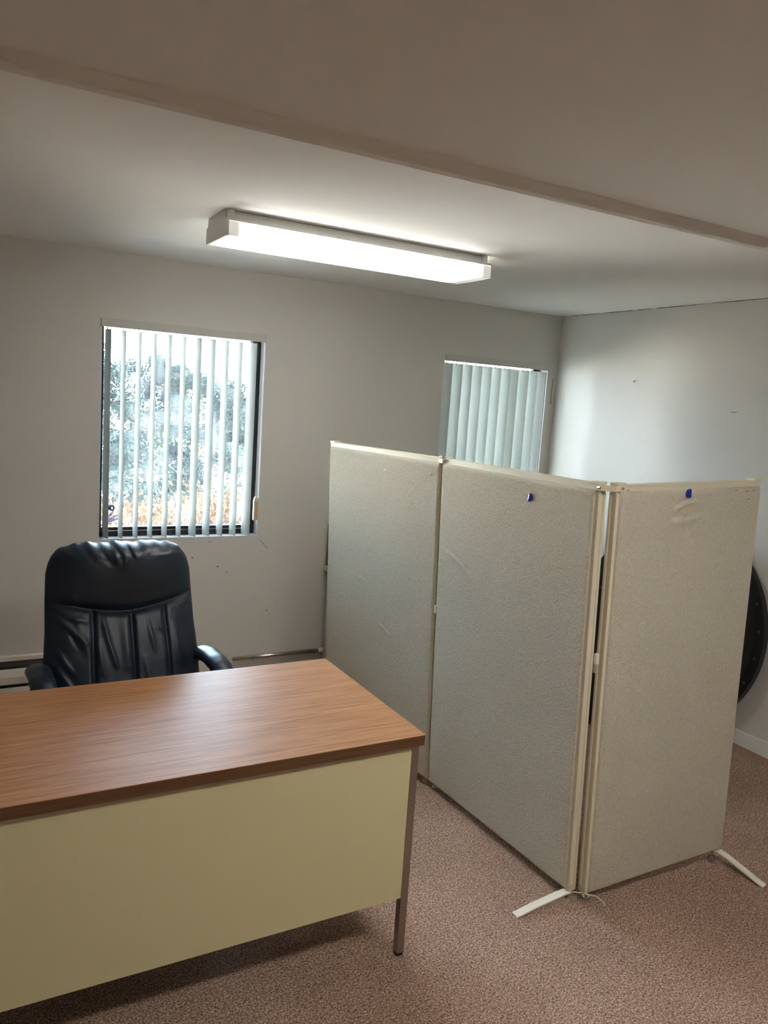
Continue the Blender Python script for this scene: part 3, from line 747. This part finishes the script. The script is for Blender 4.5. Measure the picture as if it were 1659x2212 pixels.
for q in ((1591, 1059), (1614, 1061), (1629, 1059.5)): staple(*on_panel(panC, *q), 'dark staple of the row under the end panel\'s top rail')

# ------------------------------------------------------------------ wall hook on the side wall
hk = tag(empty('wall_hook', (XR, 3.656, 1.977)), 'tiny white hook on the bare side wall', 'hook')
bx('plate', M_white, hk, (-0.003, 0, -0.006, 0.006, -0.010, 0.012), 0.001)
bm = bmesh.new(); tube(bm, [(-0.003, 0, -0.002), (-0.012, 0, -0.010), (-0.016, 0, -0.004), (-0.016, 0, 0.004)], 0.003, 8); mesh_obj('prong', bm, M_white, hk, smooth=True)

# ------------------------------------------------------------------ round black disc leaning on the side wall
R_ = 0.59; th_ = math.radians(4.0)
dc = bpy.data.objects.new('round_tabletop', None); COL.objects.link(dc)
dc.matrix_world = Matrix.Translation((XR - 0.036 - 2 * R_ * math.sin(th_), 3.08, 0.004)) @ Matrix.Rotation(th_, 4, 'Y')
tag(dc, 'large round black disc with a studded rim leaning against the side wall', 'tabletop')
def disc_part(name, r0, r1, x0, x1, m):
    bm = bmesh.new(); n = 96
    def ring(r, x): return [bm.verts.new((x, r * math.cos(2 * math.pi * k / n), R_ + r * math.sin(2 * math.pi * k / n))) for k in range(n)]
    if r0 == 0:
        a, b = ring(r1, x0), ring(r1, x1); bm.faces.new(a); bm.faces.new(b[::-1])
        for k in range(n): bm.faces.new((a[k], b[k], b[(k+1) % n], a[(k+1) % n]))
    else:
        rs = [ring(r0, x0), ring(r1, x0), ring(r1, x1), ring(r0, x1)]
        for i in range(4):
            for k in range(n): bm.faces.new((rs[i][k], rs[i][(k+1) % n], rs[(i+1) % 4][(k+1) % n], rs[(i+1) % 4][k]))
    return mesh_obj(name, bm, m, dc)
disc_part('board', 0, R_ - 0.060, -0.004, 0.020, M_disc)
rim = disc_part('rim', R_ - 0.056, R_, -0.010, 0.026, M_discrim)
for k in range(24):
    a = 2 * math.pi * k / 24 + 0.12
    bm = bmesh.new(); c_ = Vector((-0.010, (R_ - 0.03) * math.cos(a), R_ + (R_ - 0.03) * math.sin(a)))
    tube(bm, [c_, c_ + Vector((-0.003, 0, 0)), c_ + Vector((-0.0045, 0, 0))], [0.008, 0.007, 0.003], 10); mesh_obj('stud', bm, M_stud, rim)

# ------------------------------------------------------------------ things half hidden behind the panels
cb = tag(empty('storage_cabinet', (3.35, 3.02, 0)), 'black storage cabinet glimpsed through the gap between the corner panels', 'cabinet')
bm = bmesh.new(); prism(bm, [(-0.24, 0.03), (0.23, 0.03), (0.23, 0.84), (0.08, 1.03), (-0.24, 1.03)], 0, -0.18, 0.20); mesh_obj('body', bm, M_black, cb)
bx('plinth', M_brown, cb, (-0.17, 0.19, -0.23, 0.22, 0.0, 0.03))
bx('door', M_black, cb, (-0.20, -0.181, -0.235, -0.002, 0.05, 0.80), 0.002); bx('door', M_black, cb, (-0.20, -0.181, 0.002, 0.225, 0.05, 0.80), 0.002)
bx('band', M_brown, cb, (-0.186, -0.1805, -0.235, 0.225, 0.44, 0.49))

cr = tag(empty('low_cabinet', (2.45, YB - 0.02, 0)), 'low grey cabinet with brown backboard, mostly hidden behind the panel by the window wall', 'cabinet')
bx('body', M_grey, cr, (-0.385, 0.38, -0.40, -0.022, 0.0, 0.668), 0.003)
bx('top', M_tan, cr, (-0.400, 0.395, -0.42, -0.002, 0.670, 0.702), 0.002)
bx('backboard', M_brown, cr, (-0.390, 0.385, -0.022, -0.004, 0.702, 0.965), 0.002)
for k in range(2): 
    d_ = bx('door', M_grey, cr, (-0.375 + k * 0.378, -0.003 + k * 0.378, -0.418, -0.401, 0.06, 0.655), 0.002)

# ------------------------------------------------------------------ outdoors
GZ = -1.2
M_ground = mat('pale_ground', lin(214, 209, 198), 0.95, vary=(0.8, 0.25))  # ground colour lightened to bounce more light onto the ceiling
bm = bmesh.new(); box(bm, -40, 70, YB + WT + 0.02, 90, GZ - 0.3, GZ); struct(mesh_obj('ground', bm, M_ground), 'pale ground outside the window')

M_bark = mat('bark', lin(24, 21, 22), 0.9, vary=(6, 0.3))
def leaf_mat(name, c):
    m = bpy.data.materials.new(name); m.use_nodes = True; nt = m.node_tree
    for n in list(nt.nodes):
        if n.type == 'BSDF_PRINCIPLED': nt.nodes.remove(n)
    out = nt.nodes['Material Output']; d = nt.nodes.new('ShaderNodeBsdfDiffuse'); t = nt.nodes.new('ShaderNodeBsdfTranslucent')
    geo = nt.nodes.new('ShaderNodeTexCoord'); n = nt.nodes.new('ShaderNodeTexNoise'); n.inputs['Scale'].default_value = 1.6; n.inputs['Detail'].default_value = 4
    nt.links.new(geo.outputs['Object'], n.inputs['Vector'])
    mx = nt.nodes.new('ShaderNodeMix'); mx.data_type = 'RGBA'
    mx.inputs[6].default_value = tuple(v * 0.55 for v in c[:3]) + (1,); mx.inputs[7].default_value = tuple(min(1, v * 1.5) for v in c[:3]) + (1,)
    nt.links.new(n.outputs['Fac'], mx.inputs[0])
    for s in (d, t): nt.links.new(mx.outputs[2], s.inputs['Color'])
    ms = nt.nodes.new('ShaderNodeMixShader'); ms.inputs[0].default_value = 0.35
    nt.links.new(d.outputs[0], ms.inputs[1]); nt.links.new(t.outputs[0], ms.inputs[2]); nt.links.new(ms.outputs[0], out.inputs[0])
    return m
M_pine = leaf_mat('pine_needles', lin(30, 39, 39)); M_pine2 = leaf_mat('yellow_green_leaves', lin(50, 52, 34)); M_dry = leaf_mat('dry_brush', lin(60, 46, 33))

def leaf_cloud(rng, centres, radii, count, size, aspect):
    """count small bent leaf sprays scattered through blobs"""
    k = rng.integers(0, len(centres), count); c = centres[k]; r = radii[k]
    v = rng.normal(size=(count, 3)); v /= np.linalg.norm(v, axis=1)[:, None]
    p = c + v * (r * rng.random(count) ** 0.45)[:, None]
    d = rng.normal(size=(count, 3)); d /= np.linalg.norm(d, axis=1)[:, None]
    q = np.cross(d, rng.normal(size=(count, 3))); q /= np.linalg.norm(q, axis=1)[:, None]
    s = size * (0.5 + rng.random(count))[:, None]
    a = p - q * s * aspect; b = p + d * s * 0.5 + q * 0; e = p + q * s * aspect; f = p + d * s
    # kite-shaped leaf
    V = np.stack([p - d * s * 0.6, p - q * s * aspect, p + d * s, p + q * s * aspect], 1).reshape(-1, 3)
    F = np.arange(count * 4).reshape(-1, 4)
    return V, F

def np_mesh(name, V, F, m, parent):
    me = bpy.data.meshes.new(name)
    me.vertices.add(len(V)); me.vertices.foreach_set('co', V.astype(np.float32).ravel())
    me.loops.add(F.size); me.loops.foreach_set('vertex_index', F.ravel().astype(np.int32))
    me.polygons.add(len(F)); me.polygons.foreach_set('loop_start', np.arange(0, F.size, F.shape[1], dtype=np.int32)); me.polygons.foreach_set('loop_total', np.full(len(F), F.shape[1], dtype=np.int32))
    me.update(calc_edges=True); me.materials.append(m)
    o = link(name, me, parent); return o

def tree(seed, x, y, hgt, spread, m, label, count=9000):
    rng = np.random.default_rng(seed); rr = random.Random(seed)
    root = tag(empty('tree', (x, y, GZ)), label, 'tree', 'trees outside the window')
    bm = bmesh.new()
    lean = rr.uniform(-0.25, 0.25)
    trunk = [(lean * t * t * hgt * 0.25 + 0.06 * math.sin(5 * t + seed), 0.05 * math.cos(4 * t), hgt * t) for t in [0, 0.15, 0.3, 0.45, 0.6, 0.75, 0.92]]
    tube(bm, trunk, [0.11 * hgt / 5 * (1 - 0.9 * k / 6.5) for k in range(7)], 7)
    mesh_obj('trunk', bm, M_bark, root)
    cs, rs = [], []
    nb = 30
    for k in range(nb):
        t = 0.16 + 0.8 * (k + rr.random()) / nb; a = rr.uniform(0, 6.283)
        base = Vector([np.interp(t, [0, .15, .3, .45, .6, .75, .92], [p[i] for p in trunk]) for i in range(3)])
        L = spread * (1.05 - 0.75 * t) * rr.uniform(0.7, 1.15)
        tip = base + Vector((math.cos(a) * L, math.sin(a) * L, L * rr.uniform(0.1, 0.55)))
        mid = base.lerp(tip, 0.5) + Vector((0, 0, -0.05 * L))
        bm = bmesh.new(); tube(bm, [base, mid, tip], [0.035 * (1.1 - t), 0.022 * (1.1 - t) + 0.004, 0.005], 5); mesh_obj('branch', bm, M_bark, root)
        for f in (0.45, 0.7, 0.9, 1.0):
            p = base.lerp(tip, f); cs.append(p); rs.append(L * rr.uniform(0.13, 0.26) + 0.08)
    cs.append(Vector(trunk[-1])); rs.append(0.35)
    V, F = leaf_cloud(rng, np.array([tuple(c) for c in cs]), np.array(rs), count, 0.052, 0.34)
    o = np_mesh('foliage', V, F, m, root); o['kind'] = 'stuff'
    return root

def brush_patch(seed, x, y, hgt, out):
    """dry stems and leaves of one clump, appended to the arrays in out"""
    rng = np.random.default_rng(seed); n = 1500
    a = rng.random(n) * 6.283; r = rng.random(n) ** 0.6 * 0.9
    p0 = np.stack([np.cos(a) * r * 0.5, np.sin(a) * r * 0.5, np.zeros(n)], 1)
    h_ = hgt * (0.5 + 0.6 * rng.random(n)) * (1 - 0.3 * r)
    p2 = np.stack([np.cos(a) * r * 1.3 + rng.normal(size=n) * 0.3, np.sin(a) * r * 1.3 + rng.normal(size=n) * 0.3, h_], 1)
    w = 0.008 + 0.012 * rng.random(n); side = np.stack([np.sin(a), -np.cos(a), np.zeros(n)], 1) * w[:, None]
    V = np.stack([p0 - side, p0 + side, p2 + side * 0.5, p2 - side * 0.5], 1).reshape(-1, 3)
    V2, F2 = leaf_cloud(rng, p2, np.full(n, 0.18), 2600, 0.05, 0.3)
    out.append(np.concatenate([V, V2]) + np.array([x, y, 0.0]))

# (direction from the camera through the window: x/y = 0.16 .. 0.37)
T = [(1, 0.145, 13.2, 3.6, 1.4, M_pine, 'blue-green pine seen at the blind\'s cordless end', 20000),
     (2, 0.215, 17.5, 3.6, 1.7, M_pine, 'bushy pine outside the middle of the window', 20000),
     (3, 0.262, 23.0, 3.5, 1.8, M_pine2, 'yellow-green tree far behind the pines outside', 16000),
     (4, 0.300, 15.2, 3.2, 1.5, M_pine, 'low spreading pine in front of the yellow-green tree', 20000),
     (5, 0.365, 18.5, 3.2, 1.5, M_pine, 'dark pine outside, at the blind\'s cord end', 18000),
     (6, 0.100, 24.5, 4.3, 2.0, M_pine2, 'tall pale tree farthest behind the blue-green pine', 12000)]
for s, q, y, hh, sp, m, lab, n in T: tree(s, q * y, y, hh, sp, m, lab, n)
rr = random.Random(9); clumps = []
for k in range(12):
    y = 9.2 + rr.random() * 0.9; q = 0.12 + 0.023 * k
    brush_patch(40 + k, q * y, y, 1.1 + 0.6 * rr.random(), clumps)
V = np.concatenate(clumps)
br_ = np_mesh('dry_brush', V, np.arange(len(V)).reshape(-1, 4), M_dry, None); br_.location = (0, 0, GZ)
br_['kind'] = 'stuff'; br_['label'] = 'tangle of dry tan brush below the trees outside'; br_['category'] = 'brush'
